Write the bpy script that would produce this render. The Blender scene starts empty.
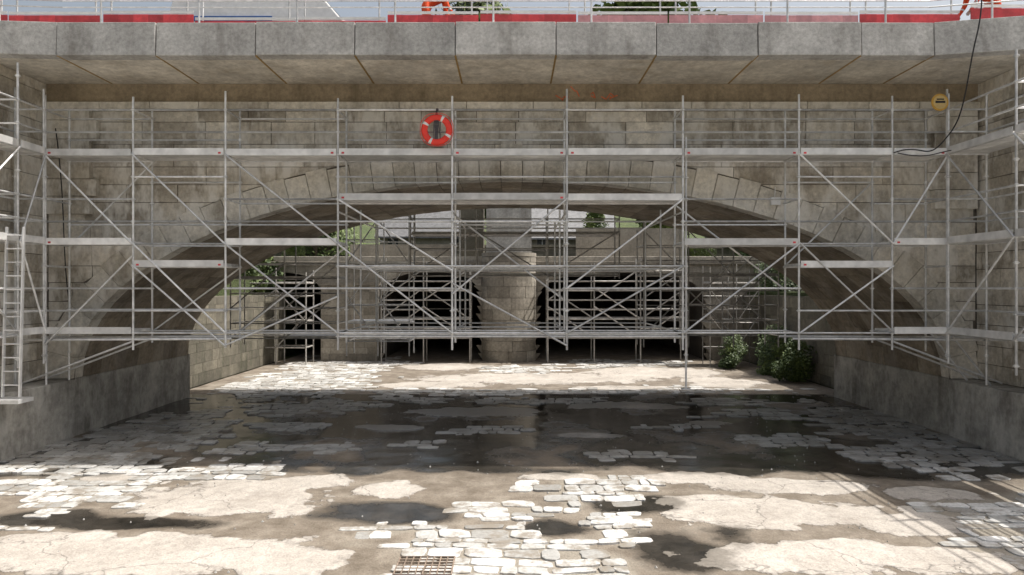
import bpy, bmesh, math, random
from mathutils import Vector, noise, Matrix
random.seed(7)
R = random.random
U = random.uniform
scene = bpy.context.scene
scene.view_settings.view_transform = 'Standard'
scene.view_settings.look = 'None'
scene.view_settings.exposure = 0

# ------------------------------------------------------------------ mesh builder
class MB:
    def __init__(s):
        s.v=[]; s.f=[]; s.m=[]; s.r=[]; s.sm=[]
    def add(s, vs, fs, mat=0, rnd=None, smooth=False):
        o=len(s.v); s.v.extend([tuple(p) for p in vs])
        if rnd is None: rnd=R()
        for f in fs:
            s.f.append([i+o for i in f]); s.m.append(mat); s.r.append(rnd); s.sm.append(smooth)
    def box(s, a, b, mat=0, rnd=None):
        x0,y0,z0=a; x1,y1,z1=b
        if x0>x1:x0,x1=x1,x0
        if y0>y1:y0,y1=y1,y0
        if z0>z1:z0,z1=z1,z0
        vs=[(x0,y0,z0),(x1,y0,z0),(x1,y1,z0),(x0,y1,z0),(x0,y0,z1),(x1,y0,z1),(x1,y1,z1),(x0,y1,z1)]
        s.add(vs,[(0,3,2,1),(4,5,6,7),(0,1,5,4),(1,2,6,5),(2,3,7,6),(3,0,4,7)],mat,rnd)
    def tube(s, p, q, r=0.024, n=7, mat=0, rnd=None, r2=None):
        p=Vector(p); q=Vector(q); d=(q-p)
        if d.length<1e-5: return
        d.normalize()
        a=d.cross(Vector((0,0,1)))
        if a.length<0.05: a=d.cross(Vector((1,0,0)))
        a.normalize(); b=d.cross(a)
        r2=r if r2 is None else r2
        vs=[]
        for i in range(n):
            t=2*math.pi*i/n; w=a*math.cos(t)+b*math.sin(t)
            vs.append(p+w*r)
        for i in range(n):
            t=2*math.pi*i/n; w=a*math.cos(t)+b*math.sin(t)
            vs.append(q+w*r2)
        fs=[(i,(i+1)%n,n+(i+1)%n,n+i) for i in range(n)]
        if rnd is None: rnd=R()
        s.add(vs,fs,mat,rnd,True)
        s.add(vs[:n],[tuple(range(n))[::-1]],mat,rnd); s.add(vs[n:],[tuple(range(n))],mat,rnd)
    def beam(s,p,q,w,h,mat=0,rnd=None):
        p=Vector(p); q=Vector(q); d=(q-p).normalized()
        side=d.cross(Vector((0,0,1)))
        if side.length<0.05: side=Vector((1,0,0))
        side.normalize(); up=side.cross(d)
        vs=[]
        for c in (p,q):
            for sx,sz in ((-1,-1),(1,-1),(1,1),(-1,1)):
                vs.append(c+side*sx*w/2+up*sz*h/2)
        s.add(vs,[(0,1,2,3),(7,6,5,4),(0,4,5,1),(1,5,6,2),(2,6,7,3),(3,7,4,0)],mat,rnd)
    def obj(s, name, mats, parent=None, bevel=0):
        me=bpy.data.meshes.new(name); me.from_pydata(s.v,[],s.f)
        for m in mats: me.materials.append(m)
        me.polygons.foreach_set('material_index',s.m)
        me.polygons.foreach_set('use_smooth',s.sm)
        at=me.attributes.new('rnd','FLOAT','FACE'); at.data.foreach_set('value',s.r)
        me.update()
        o=bpy.data.objects.new(name,me); scene.collection.objects.link(o)
        if parent: o.parent=parent
        if bevel:
            b=o.modifiers.new('bev','BEVEL'); b.width=bevel; b.segments=2; b.limit_method='ANGLE'
        return o
def empty(name):
    o=bpy.data.objects.new(name,None); scene.collection.objects.link(o); return o

# ------------------------------------------------------------------ materials
class NT:
    def __init__(s,name):
        s.mat=bpy.data.materials.new(name); s.mat.use_nodes=True
        s.t=s.mat.node_tree; s.t.nodes.clear()
        s.out=s.n('ShaderNodeOutputMaterial'); s.b=s.n('ShaderNodeBsdfPrincipled')
        s.l(s.b.outputs[0],s.out.inputs[0]); s.tc=s.n('ShaderNodeTexCoord')
    def n(s,t): return s.t.nodes.new(t)
    def l(s,a,b): s.t.links.new(a,b)
    def setv(s,inp,v):
        if isinstance(v,bpy.types.NodeSocket): s.l(v,inp)
        else: inp.default_value=v
    def noise(s,scale,detail=4,rough=0.6,vec=None,sc=None,dist=0):
        n=s.n('ShaderNodeTexNoise'); n.inputs['Scale'].default_value=scale
        n.inputs['Detail'].default_value=min(detail,5); n.inputs['Roughness'].default_value=rough
        n.inputs['Distortion'].default_value=dist
        v=vec or s.tc.outputs['Object']
        if sc:
            m=s.n('ShaderNodeMapping'); m.inputs['Scale'].default_value=sc; s.l(v,m.inputs[0]); v=m.outputs[0]
        s.l(v,n.inputs['Vector']); return n.outputs['Fac']
    def attr(s,name):
        a=s.n('ShaderNodeAttribute'); a.attribute_name=name; return a.outputs['Fac']
    def ramp(s,f,stops):
        r=s.n('ShaderNodeValToRGB'); e=r.color_ramp.elements
        while len(e)<len(stops): e.new(0.5)
        for i,(p,c) in enumerate(stops):
            e[i].position=p
            if not isinstance(c,(tuple,list)): c=(c,c,c)
            e[i].color=(*c[:3],1)
        s.l(f,r.inputs[0]); return r.outputs[0]
    def mix(s,f,a,b,mode='MIX'):
        m=s.n('ShaderNodeMix'); m.data_type='RGBA'; m.blend_type=mode
        s.setv(m.inputs[0],f)
        for i,v in ((6,a),(7,b)):
            if isinstance(v,(tuple,list)): m.inputs[i].default_value=(*v[:3],1)
            else: s.l(v,m.inputs[i])
        return m.outputs[2]
    def math(s,op,a,b=0.0,clamp=False):
        m=s.n('ShaderNodeMath'); m.operation=op; m.use_clamp=clamp
        s.setv(m.inputs[0],a); s.setv(m.inputs[1],b); return m.outputs[0]
    def bump(s,h,strength=0.5,dist=0.02):
        b=s.n('ShaderNodeBump'); s.setv(b.inputs['Strength'],strength); b.inputs['Distance'].default_value=dist
        s.l(h,b.inputs['Height']); s.l(b.outputs[0],s.b.inputs['Normal'])
    def fin(s,col,rough=0.85,metal=0.0,spec=None):
        s.setv(s.b.inputs['Base Color'],(*col,1) if isinstance(col,tuple) else col)
        s.setv(s.b.inputs['Roughness'],rough); s.setv(s.b.inputs['Metallic'],metal)
        if spec is not None: s.b.inputs['Specular IOR Level'].default_value=spec
        return s.mat

def stone_mat(name,dark,light,stain=(0.12,0.09,0.06),stainamt=0.6,fine=9,bump=0.6,streak=0.75,efflo=0.0):
    t=NT(name)
    c=t.ramp(t.attr('rnd'),[(0,dark),(0.55,tuple((a+b)/2 for a,b in zip(dark,light))),(1,light)])
    c=t.mix(1,c,t.ramp(t.noise(fine,4,0.7),[(0.25,0.64),(0.7,1.18)]),'MULTIPLY')
    big=t.noise(0.9,4,0.65)
    c=t.mix(1,c,t.ramp(big,[(0.3,0.70),(0.65,1.14)]),'MULTIPLY')
    st=t.noise(2.2,4,0.7,sc=(1,1,0.14))
    f=t.ramp(st,[(0.48,0.0),(0.68,streak)])
    f2=t.math('MULTIPLY',f,t.math('MULTIPLY',t.ramp(big,[(0.38,1.0),(0.62,.1)]),stainamt))
    c=t.mix(f2,c,stain)
    if efflo:
        e=t.ramp(t.noise(1.4,4,0.75,sc=(1,1,0.5)),[(0.47,0.0),(0.60,efflo)])
        c=t.mix(e,c,(0.76,0.735,0.68))
    t.bump(t.noise(14,3,0.75),bump,0.03)
    return t.fin(c,0.9)
def plain_mat(name,col,rough=0.5,metal=0.0,var=0.15,scale=6,bump=0.0):
    t=NT(name)
    c=t.mix(1,col,t.ramp(t.noise(scale,2,0.65),[(0.3,1-var),(0.7,1+var)]),'MULTIPLY')
    c=t.mix(1,c,t.ramp(t.attr('rnd'),[(0,1-var*1.2),(1,1+var)]),'MULTIPLY')
    if bump: t.bump(t.noise(scale*3,3,0.7),bump,0.02)
    return t.fin(c,rough,metal)

M_ash=stone_mat('ashlar_stone',(0.42,0.38,0.315),(0.74,0.69,0.60),(0.17,0.13,0.085),0.9,efflo=.8)
M_vous=stone_mat('voussoir_stone',(0.52,0.485,0.415),(0.74,0.70,0.62),(0.20,0.155,0.11),0.7,efflo=.55)
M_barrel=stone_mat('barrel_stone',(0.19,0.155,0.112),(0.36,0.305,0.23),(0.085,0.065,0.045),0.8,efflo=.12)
M_mortar=stone_mat('mortar',(0.17,0.15,0.125),(0.21,0.185,0.155))
M_conc=stone_mat('fascia_concrete',(0.42,0.415,0.40),(0.55,0.54,0.52),(0.15,0.135,0.115),0.7,12,0.5,0.8)
M_soff=stone_mat('soffit_concrete',(0.60,0.565,0.495),(0.70,0.66,0.585),(0.28,0.21,0.115),0.5,7,0.3)
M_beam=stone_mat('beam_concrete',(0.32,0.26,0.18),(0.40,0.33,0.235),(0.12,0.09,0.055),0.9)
M_base=stone_mat('base_concrete',(0.34,0.325,0.29),(0.40,0.38,0.34),(0.09,0.078,0.06),1.0,6,0.8,efflo=.3)
M_far=stone_mat('far_stone',(0.25,0.225,0.185),(0.42,0.385,0.325),(0.12,0.10,0.075),0.6)
M_col=stone_mat('pale_column_concrete',(0.42,0.41,0.38),(0.50,0.49,0.46),(0.15,0.13,0.10),0.6)
M_dkstone=stone_mat('dark_stained_stone',(0.12,0.11,0.085),(0.22,0.20,0.155),(0.05,0.06,0.03),0.8)  # darker stone with greenish streak stains
M_vaultshade=stone_mat('shaded_vault_stone',(0.07,0.062,0.052),(0.12,0.105,0.09))  # deep shade inside the far vaults, put into the stone colour
M_rub=plain_mat('joint_sealant',(0.30,0.20,0.07),0.8)
M_galv=plain_mat('galvanised_steel',(0.68,0.68,0.675),0.45,0.4,0.2,5)
M_galvd=plain_mat('weathered_steel_tube',(0.40,0.385,0.36),0.5,0.3,0.3,5)
M_deck=plain_mat('steel_plank',(0.72,0.715,0.70),0.5,0.15,0.2,3)
M_wood=plain_mat('timber_board',(0.36,0.27,0.17),0.8,0,0.3,4,0.3)
M_alu=plain_mat('aluminium',(0.78,0.78,0.78),0.35,0.4,0.1)
M_black=plain_mat('black_rubber',(0.02,0.02,0.022),0.6)
M_red=plain_mat('red_plastic',(0.60,0.06,0.07),0.5,0,0.2)
M_white=plain_mat('white_paint',(0.78,0.78,0.77),0.4,0,0.08)
M_orange=plain_mat('buoy_orange',(0.85,0.05,0.03),0.5,0,0.1)
M_hivis=plain_mat('hi_vis_orange',(0.90,0.10,0.02),0.8,0,0.12,15,0.3)
M_skin=plain_mat('skin',(0.5,0.3,0.21),0.6,0,0.05)
M_boot=plain_mat('boot_leather',(0.05,0.04,0.03),0.6)
M_refl=plain_mat('reflective_tape',(0.7,0.7,0.68),0.35,0,0.05)
M_yellow=plain_mat('yellow_sign',(0.60,0.34,0.05),0.5)
M_glass=plain_mat('dark_glass',(0.03,0.035,0.04),0.08)
M_asph=plain_mat('asphalt',(0.05,0.05,0.05),0.9,0,0.2,20,0.4)
M_roof=plain_mat('slate_roof',(0.20,0.20,0.205),0.7,0,0.25,3,0.4)
M_bark=plain_mat('bark',(0.10,0.075,0.05),0.9,0,0.3,6,0.8)
M_blue=plain_mat('blue_paint',(0.05,0.15,0.45),0.5)
t=NT('foliage'); c=t.ramp(t.attr('rnd'),[(0,(0.03,0.06,0.015)),(1,(0.15,0.20,0.05))]); M_leaf=t.fin(c,0.6)
t=NT('grass_ground')
c=t.ramp(t.noise(0.25,5,0.7),[(0.3,(0.045,0.07,0.02)),(0.6,(0.09,0.11,0.04)),(0.8,(0.16,0.14,0.09))])
t.bump(t.noise(5,3,0.8),1.0,0.2); M_grass=t.fin(c,0.95)
t=NT('bounce_gravel')  # pale gravel for unseen ground, added to bounce light onto the stonework
c=t.ramp(t.noise(0.5,4,0.75),[(0.3,(0.34,0.315,0.27)),(0.55,(0.46,0.435,0.39)),(0.75,(0.56,0.535,0.49))])
c=t.mix(1,c,t.ramp(t.noise(30,2,0.7),[(0.3,.75),(0.7,1.15)]),'MULTIPLY')
M_bounce=t.fin(c,0.95)

# ------------------------------------------------------------------ ground, terrain
def sheet(name,x0,x1,y0,y1,z,mat):
    m=MB(); m.add([(x0,y0,z),(x1,y0,z),(x1,y1,z),(x0,y1,z)],[(0,1,2,3)]); return m.obj(name,[mat])
sheet('ground',-900,900,-900,1500,-0.12,M_grass)
sheet('bounce_gravel_bed',-11.4,11.4,-70,-4.0,-0.005,M_bounce)  # unseen bed behind the camera, put in to bounce sunlight

def px(x,y):
    Y=2459/(y-288); return ((x-512)*Y/683,Y)
def blob(x,y,cx,cy,rx,ry):
    d=math.hypot((x-cx)/rx,(y-cy)/ry); return max(0,1-d*0.5)
DRY=[(-4.75,11.7,1.75,1.05),(-3.7,12.6,.8,.5),(-5.0,9.2,2.4,.75),(-2.9,9.0,.8,.5),(-6.4,9.7,.9,.4),(-2.2,12.2,.6,.5),
     (4.3,10.9,1.9,.75),(3.2,11.4,.8,.5),(6.0,10.4,1.0,.5),(4.1,9.1,1.7,.6),(5.6,9.0,1.1,.5),(5.1,12.4,1.7,.45),(3.4,12.9,1.0,.4),(0.9,13.0,0.8,.3),
     (-7.6,12.9,.6,.3),(7.3,11.9,.9,.4),
     (1,27,5,1.7),(-3,25.2,2,.8),(6,29,3,2),(-3,31,2,1.5),(4,24.5,2,.5),(8,26,1.5,1.5),
     (-1.0,19.8,2.0,.8),(3.5,20.8,1.6,.7),(-3.2,17.6,.9,.35),(1.9,16.6,.9,.3),(5.2,18.1,.8,.35)]
STN=[(-7.9,12.6,1.6,1.6),(-9,14.8,1.8,1.6),(-6.0,13.2,1.6,.5),(-8.6,17.5,1.5,2.5),(-0.5,9.4,1.3,1.0),(-0.1,11.0,.8,.7),(0.9,8.6,.8,.6),(1.2,11.9,.9,.7),(2.2,12.6,.7,.5),(1.6,10.4,.4,.7),
     (-1.9,10.1,.5,.3),(7.1,9.6,.8,1.0),(8.0,11.2,1.2,.8),(9.0,14.3,1.5,1.2),(9.4,18,1.3,2.6),(6.5,15.9,1.1,.6),(-5,15.3,1.3,.5),(2.5,14.6,1.0,.35),
     (-5.8,17.8,1.2,.6),(-.8,17.2,1.1,.4),(3.8,17.6,1.1,.4),(-2.6,15.6,.7,.3),(0.6,21.6,2.4,.5),(-3.4,21.9,1.6,.6),(6.6,21.4,1.6,.7),
     (-8,26,3,4),(-8,32,3,3),(5,24,3,.8),(0,30,2,1.5),(5,32,3,2),(-6.3,20.6,1.8,1.2),(7.0,19.4,1.2,.8),(0.3,23.6,8,.6)]
def fld(L,x,y): 
    return max(blob(x,y,*b) for b in L)
def nz(x,y,s,o=0): return noise.noise(Vector((x*s+o,y*s,o*1.7)))
def stone_f(x,y):
    return fld(STN,x,y)+0.38*nz(x,y,0.9,3)+0.26*nz(x,y,2.6,9)
def dry_f(x,y):
    return fld(DRY,x,y)+0.20*nz(x,y,1.3,20)+0.12*nz(x,y,3.5,27)
def wet_f(x,y):
    w=0.0
    if 13.4<y<23.0: w=0.60
    elif 12.2<y<=13.4: w=0.60*(y-12.2)/1.2
    w+=0.42*nz(x,y,0.45,31)+0.22*nz(x,y,1.3,35)
    for (cx,cy,rx,ry) in ((-7.2,10.6,1.0,.5),(-2.0,10.9,1.2,.7),(2.3,9.3,.8,.9),(2.1,11.3,.8,.6),(0.6,10.2,.6,.4),(-5.9,10.4,1.6,.3)):
        w=max(w,blob(x,y,cx,cy,rx,ry)*0.84+.18*nz(x,y,1.2,35))
    return w
xs0,xs1,ys0,ys1,st=-11.4,11.4,-4.0,52.0,0.1
def grid_bed():
    nx=int((xs1-xs0)/st)+1
    yv=[]; y=ys0
    while y<ys1:
        yv.append(y); y+= 0.5 if y<6 else (0.08 if y<14 else (0.13 if y<24 else 0.35))
    yv.append(ys1)
    vs=[];fs=[];dr=[];we=[];sf=[]
    for y in yv:
        for i in range(nx):
            x=xs0+i*st
            d=dry_f(x,y); w=wet_f(x,y)
            z=0.018*nz(x,y,0.6,50)+0.006*nz(x,y,3,51)+0.012*min(1,max(0,(d-0.47)*14))
            vs.append((x,y,z)); dr.append(d); we.append(w); sf.append(stone_f(x,y))
    ny=len(yv)
    for j in range(ny-1):
        for i in range(nx-1):
            a=j*nx+i; fs.append((a,a+1,a+nx+1,a+nx))
    me=bpy.data.meshes.new('riverbed'); me.from_pydata(vs,[],fs)
    me.polygons.foreach_set('use_smooth',[True]*len(fs))
    for nme,dat in (('dry',dr),('wet',we),('stn',sf)):
        at=me.attributes.new(nme,'FLOAT','POINT'); at.data.foreach_set('value',dat)
    o=bpy.data.objects.new('riverbed',me); scene.collection.objects.link(o)
    t=NT('riverbed_sediment')
    fine=t.noise(5.5,4,0.65); med=t.noise(1.8,4,0.7); gr=t.noise(34,2,0.7)
    dd=t.math('ADD',t.attr('dry'),t.math('MULTIPLY',t.math('SUBTRACT',fine,0.5),0.24))
    dm=t.ramp(dd,[(0.5,0.0),(0.515,1.0)])
    ww=t.math('ADD',t.attr('wet'),t.math('MULTIPLY',t.math('SUBTRACT',med,0.5),0.5))
    wm=t.ramp(ww,[(0.40,0.0),(0.54,1.0)])
    damp=t.ramp(med,[(0.3,(0.125,0.10,0.073)),(0.5,(0.20,0.167,0.13)),(0.7,(0.30,0.262,0.212))])
    sm=t.ramp(t.attr('stn'),[(0.45,0.0),(0.6,0.7)])
    damp=t.mix(sm,damp,(0.31,0.28,0.23))
    wet=t.ramp(med,[(0.35,(0.016,0.015,0.013)),(0.65,(0.055,0.048,0.04))])
    base=t.mix(wm,damp,wet)
    dry=t.ramp(t.noise(0.8,4,0.7),[(0.3,(0.37,0.333,0.29)),(0.5,(0.46,0.42,0.372)),(0.7,(0.54,0.498,0.448))])
    dry=t.mix(1,dry,t.ramp(fine,[(0.3,0.82),(0.7,1.1)]),'MULTIPLY')
    vo=t.n('ShaderNodeTexVoronoi'); vo.feature='DISTANCE_TO_EDGE'; vo.inputs['Scale'].default_value=0.42
    wv=t.n('ShaderNodeVectorMath'); wv.operation='ADD'
    nn=t.n('ShaderNodeTexNoise'); nn.inputs['Scale'].default_value=1.4; nn.inputs['Detail'].default_value=4; t.l(t.tc.outputs['Object'],nn.inputs['Vector'])
    t.l(nn.outputs['Color'],wv.inputs[0]); t.l(t.tc.outputs['Object'],wv.inputs[1]); t.l(wv.outputs[0],vo.inputs['Vector'])
    cr=t.ramp(vo.outputs['Distance'],[(0.0,0.5),(0.007,1.0)])
    dry=t.mix(1,dry,cr,'MULTIPLY')
    dry=t.mix(1,dry,t.ramp(dd,[(0.515,0.74),(0.57,1.0)]),'MULTIPLY')
    shade=t.mix(t.math('MULTIPLY',wm,0.65),dry,(0.14,0.125,0.105))
    col=t.mix(dm,base,shade)
    col=t.mix(1,col,t.ramp(gr,[(0.3,0.8),(0.7,1.14)]),'MULTIPLY')
    rw=t.ramp(ww,[(0.40,0.8),(0.47,0.42),(0.60,0.07)])
    rough=t.mix(dm,rw,t.mix(wm,(0.9,)*3,(0.35,)*3))
    bs=t.math('SUBTRACT',1.0,t.math('MULTIPLY',wm,0.90))
    h=t.math('ADD',t.math('ADD',fine,t.math('MULTIPLY',gr,0.4)),t.math('MULTIPLY',dm,0.6))
    t.bump(h,bs,0.03)
    me.materials.append(t.fin(col,t.math('MULTIPLY',rough,1.0)))
grid_bed()

pv=MB()
def warp(x,y):
    return (x+0.10*nz(x,y,0.8,61)+.03*nz(x,y,3,63), y+0.16*nz(x,y,0.55,71)+.035*nz(x,y,2.5,73))
y=7.0
while y<38:
    rh=U(0.17,0.38)*(1 if y<25 else 1.25)
    x=-10.5-U(0,.3)
    while x<10.5:
        L=U(0.16,0.62); cx=x+L/2; cy=y+rh/2
        f=stone_f(cx,cy)
        near=1 if y<24 else 0
        lone = near and y>8 and fld(DRY,cx,cy)<.42 and f>.28 and R()<.14
        if (f>0.50 or lone) and dry_f(cx,cy)<0.52 and R()>0.06:
            g=U(.006,.018); j=.024
            c4=[(x+g,y+g),(x+L-g,y+g),(x+L-g,y+rh-g),(x+g,y+rh-g)]
            c4=[(a+U(-j,j),b+U(-j,j)) for a,b in c4]
            pts=[]
            for k in range(4):
                p0,p1=c4[k],c4[(k+1)%4]
                q=U(.08,.26); w_=U(.08,.26)
                pts.append((p0[0]+(p1[0]-p0[0])*q,p0[1]+(p1[1]-p0[1])*q))
                if R()<.6: pts.append(((p0[0]+p1[0])/2+U(-.016,.016),(p0[1]+p1[1])/2+U(-.016,.016)))
                pts.append((p1[0]+(p0[0]-p1[0])*w_,p1[1]+(p0[1]-p1[1])*w_))
            pts=[warp(*p) for p in pts]; n=len(pts); wx,wy=warp(cx,cy)
            top=0.020+U(-.009,.010)+0.02*min(0,(f-0.6)); sx,sy=U(-.02,.02),U(-.02,.02)
            zt=lambda q:top+(q[0]-wx)*sx+(q[1]-wy)*sy
            vs=[(q[0],q[1],-0.05) for q in pts]+[(q[0],q[1],zt(q)-0.005) for q in pts]
            ins=[(wx+(q[0]-wx)*.95,wy+(q[1]-wy)*.94) for q in pts]
            vs+=[(q[0],q[1],zt(q)) for q in ins]
            fs=[(k,(k+1)%n,n+(k+1)%n,n+k) for k in range(n)]+[(n+k,n+(k+1)%n,2*n+(k+1)%n,2*n+k) for k in range(n)]+[tuple(range(2*n,3*n))]
            pv.add(vs,fs,0)
        x+=L
    y+=rh
t=NT('paving_stone')
c=t.ramp(t.attr('rnd'),[(0,(0.29,0.28,0.26)),(0.25,(0.44,0.435,0.415)),(0.7,(0.60,0.595,0.575)),(1,(0.72,0.71,0.69))])
c=t.mix(1,c,t.ramp(t.noise(18,3,0.75),[(0.3,0.72),(0.65,1.06)]),'MULTIPLY')
dm=t.ramp(t.noise(2.2,4,0.75),[(0.48,0.0),(0.62,0.9)])
c=t.mix(dm,c,(0.24,0.21,0.17))
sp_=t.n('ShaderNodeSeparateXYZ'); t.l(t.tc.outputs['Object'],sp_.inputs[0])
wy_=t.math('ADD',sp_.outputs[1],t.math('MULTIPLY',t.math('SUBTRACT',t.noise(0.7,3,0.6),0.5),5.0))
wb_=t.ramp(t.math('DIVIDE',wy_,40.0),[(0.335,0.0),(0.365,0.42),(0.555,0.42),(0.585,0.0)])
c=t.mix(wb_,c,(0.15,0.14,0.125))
t.bump(t.noise(25,3,0.7),0.4,0.02)
M_pave=t.fin(c,t.math('SUBTRACT',0.75,t.math('MULTIPLY',wb_,1.1)))
pv.obj('stone_paving',[M_pave])

g=MB(); gx,gy=px(425,568)
for i in range(9):
    g.beam((gx-.36+i*.09,gy-.28,.022),(gx-.36+i*.09,gy+.28,.022),.015,.02)
for i in range(7):
    g.beam((gx-.37,gy-.28+i*.093,.024),(gx+.37,gy-.28+i*.093,.024),.015,.02)
g.obj('drain_grate',[plain_mat('weathered_iron',(0.26,0.20,0.155),0.8,0,0.3)])

pb=MB()
for i in range(700):
    x=U(-9.5,9.5); yy=U(8,24); r=U(.008,.024)
    vs=[(x+r*U(.7,1.3)*math.cos(k*1.2566),yy+r*U(.7,1.3)*math.sin(k*1.2566),0.0) for k in range(5)]+[(x,yy,0.015+r*.6)]
    pb.add(vs,[(k,(k+1)%5,5) for k in range(5)],0,U(0,.4))
pb.obj('pebbles',[M_pave])

# ------------------------------------------------------------------ front arch bridge
bridge=empty('stone_arch_bridge')
A,B,ZC=10.6,4.8,1.4
YF,YR=16.5,22.3
def intr(u,a=A,b=B,zc=ZC):
    return zc+b*math.sqrt(max(0,1-(u/a)**2)) if abs(u)<a else -1
def extr(u):
    a=A+.72;b=B+.72
    return ZC+b*math.sqrt(max(0,1-(u/a)**2)) if abs(u)<a else ZC
def ashlar(mb,P0,Ud,N,u0,u1,v0,v1,low=None,hc=(0.38,0.52),lb=(0.6,1.3),gap=.011,mat=0,dep=.014):
    P0=Vector(P0);Ud=Vector(Ud);N=Vector(N);v=v0
    flip = Ud.cross(Vector((0,0,1))).dot(N)<0
    while v<v1-.02:
        h=min(U(*hc),v1-v)
        if v1-(v+h)<.2: h=v1-v
        u=u0-U(0,.5)
        while u<u1:
            L=U(*lb); a=max(u,u0)+gap/2; b=min(u+L,u1)-gap/2
            u+=L
            if b-a<.05: continue
            nc=max(1,int((b-a)/.2)) if low else 1
            us=[a+(b-a)*k/nc for k in range(nc+1)]
            bz=[max(v+gap/2,low(q)) if low else v+gap/2 for q in us]; tz=v+h-gap/2
            if min(bz)>tz-.03: continue
            off=U(0,dep); rn=R()
            for k in range(nc):
                b0,b1=min(bz[k],tz),min(bz[k+1],tz)
                if tz-b0<.003 and tz-b1<.003: continue
                pf=[P0+Ud*us[k]+Vector((0,0,b0)),P0+Ud*us[k+1]+Vector((0,0,b1)),P0+Ud*us[k+1]+Vector((0,0,tz)),P0+Ud*us[k]+Vector((0,0,tz))]
                fr=[p+N*off for p in pf]; bk=[p-N*.05 for p in pf]
                fs=[(0,1,2,3),(1,0,4,5),(3,2,6,7)]
                if k==0: fs.append((0,3,7,4))
                if k==nc-1: fs.append((2,1,5,6))
                if flip: fs=[f[::-1] for f in fs]
                mb.add(fr+bk,fs,mat,rn)
        v+=h
ml=MB()
ashlar(ml,(0,YF,0),(1,0,0),(0,-1,0),-11.2,11.2,0.0+ZC,7.86,extr,hc=(.40,.56),lb=(.8,1.9),gap=.016,dep=.025)
ml.obj('spandrel_ashlar',[M_ash],bridge)
def arch_wall(mb,y,u0,u1,top,low,n=160,rev=False,mat=0):
    for i in range(n):
        a=u0+(u1-u0)*i/n;b=u0+(u1-u0)*(i+1)/n
        la,lb=low(a),low(b)
        vs=[(a,y,la),(b,y,lb),(b,y,top),(a,y,top)]
        mb.add(vs,[(3,2,1,0) if rev else (0,1,2,3)],mat,.5)
mb=MB()
lowm=lambda u: max(0,intr(u)+.03) if abs(u)<A else 0
arch_wall(mb,YF+.022,-11.4,11.4,8.5,lowm)
mb.obj('front_backing',[M_mortar],bridge)
mb=MB(); arch_wall(mb,YR,-11.4,11.4,8.5,lowm,rev=True); mb.obj('rear_wall',[M_far],bridge)
ts=[math.pi*i/2000 for i in range(2001)]
pts=[(A*math.cos(t_),ZC+B*math.sin(t_)) for t_ in ts]
cum=[0]
for i in range(2000): cum.append(cum[-1]+math.dist(pts[i],pts[i+1]))
nb=49; marks=[]; j=0
for k in range(nb+1):
    s_=cum[-1]*k/nb
    while j<2000 and cum[j]<s_: j+=1
    marks.append(ts[j])
def ell(t_,off):
    x,z=A*math.cos(t_),B*math.sin(t_); n=Vector((x/A**2,z/B**2)).normalized()
    return x+n[0]*off, ZC+z+n[1]*off
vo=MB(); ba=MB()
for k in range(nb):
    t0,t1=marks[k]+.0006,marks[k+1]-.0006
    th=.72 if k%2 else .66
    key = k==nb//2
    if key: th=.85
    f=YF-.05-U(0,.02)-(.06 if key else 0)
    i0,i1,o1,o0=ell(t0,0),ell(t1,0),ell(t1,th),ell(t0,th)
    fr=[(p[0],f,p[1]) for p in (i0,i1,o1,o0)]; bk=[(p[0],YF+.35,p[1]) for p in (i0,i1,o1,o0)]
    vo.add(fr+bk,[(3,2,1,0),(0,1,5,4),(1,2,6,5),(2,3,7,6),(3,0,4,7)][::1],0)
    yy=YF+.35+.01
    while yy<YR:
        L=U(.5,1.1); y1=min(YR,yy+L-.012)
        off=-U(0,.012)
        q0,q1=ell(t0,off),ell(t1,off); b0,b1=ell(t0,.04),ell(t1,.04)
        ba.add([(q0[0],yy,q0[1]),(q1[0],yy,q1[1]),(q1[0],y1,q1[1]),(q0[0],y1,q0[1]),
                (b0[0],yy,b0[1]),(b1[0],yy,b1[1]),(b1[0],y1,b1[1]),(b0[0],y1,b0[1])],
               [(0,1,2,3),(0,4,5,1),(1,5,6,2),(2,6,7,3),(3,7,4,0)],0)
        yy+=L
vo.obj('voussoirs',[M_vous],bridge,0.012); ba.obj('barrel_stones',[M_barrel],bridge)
bk=MB()
for k in range(nb):
    a,b=ell(marks[k],.025),ell(marks[k+1],.025)
    bk.add([(a[0],YF+.03,a[1]),(b[0],YF+.03,b[1]),(b[0],YR,b[1]),(a[0],YR,a[1])],[(0,1,2,3)],0,.5)
bk.obj('barrel_backing',[M_mortar],bridge)
pl=MB()
for sx in (-1,1):
    v=ZC
    while v<7.85:
        h=min(U(.4,.5),7.86-v)
        xa=9.95 if int(v*3)%2 else 10.12
        if v>5.3: pl.box((sx*xa,YF-.16-U(0,.015),v+.006),(sx*11.15,YF,v+h-.006),0)
        v+=h
pl.obj('corner_pilasters',[M_ash],bridge,.01)
co=MB(); x=-11.2
while x<11.2:
    L=U(1.1,1.7); x1=min(11.2,x+L); co.box((x+.006,YF-.2,7.87),(x1-.006,YF+.3,8.04),0); x+=L
co.obj('string_course',[M_vous],bridge,.012)
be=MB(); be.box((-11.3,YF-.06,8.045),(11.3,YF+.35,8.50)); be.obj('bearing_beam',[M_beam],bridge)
gm=MB()
for x0 in (1.05,1.35,1.62,1.9,2.15,2.38):
    p=Vector((x0,YF-.066,8.18+U(0,.05)))
    for k in range(3):
        q=p+Vector((U(-.12,.16),0,U(-.10,.16))); q.z=min(8.44,max(8.1,q.z)); gm.beam(p,q,.006,.022); p=q
gm.obj('spray_marks',[plain_mat('orange_spray',(0.60,0.14,0.05),0.8)],bridge)
bs=MB()
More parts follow.
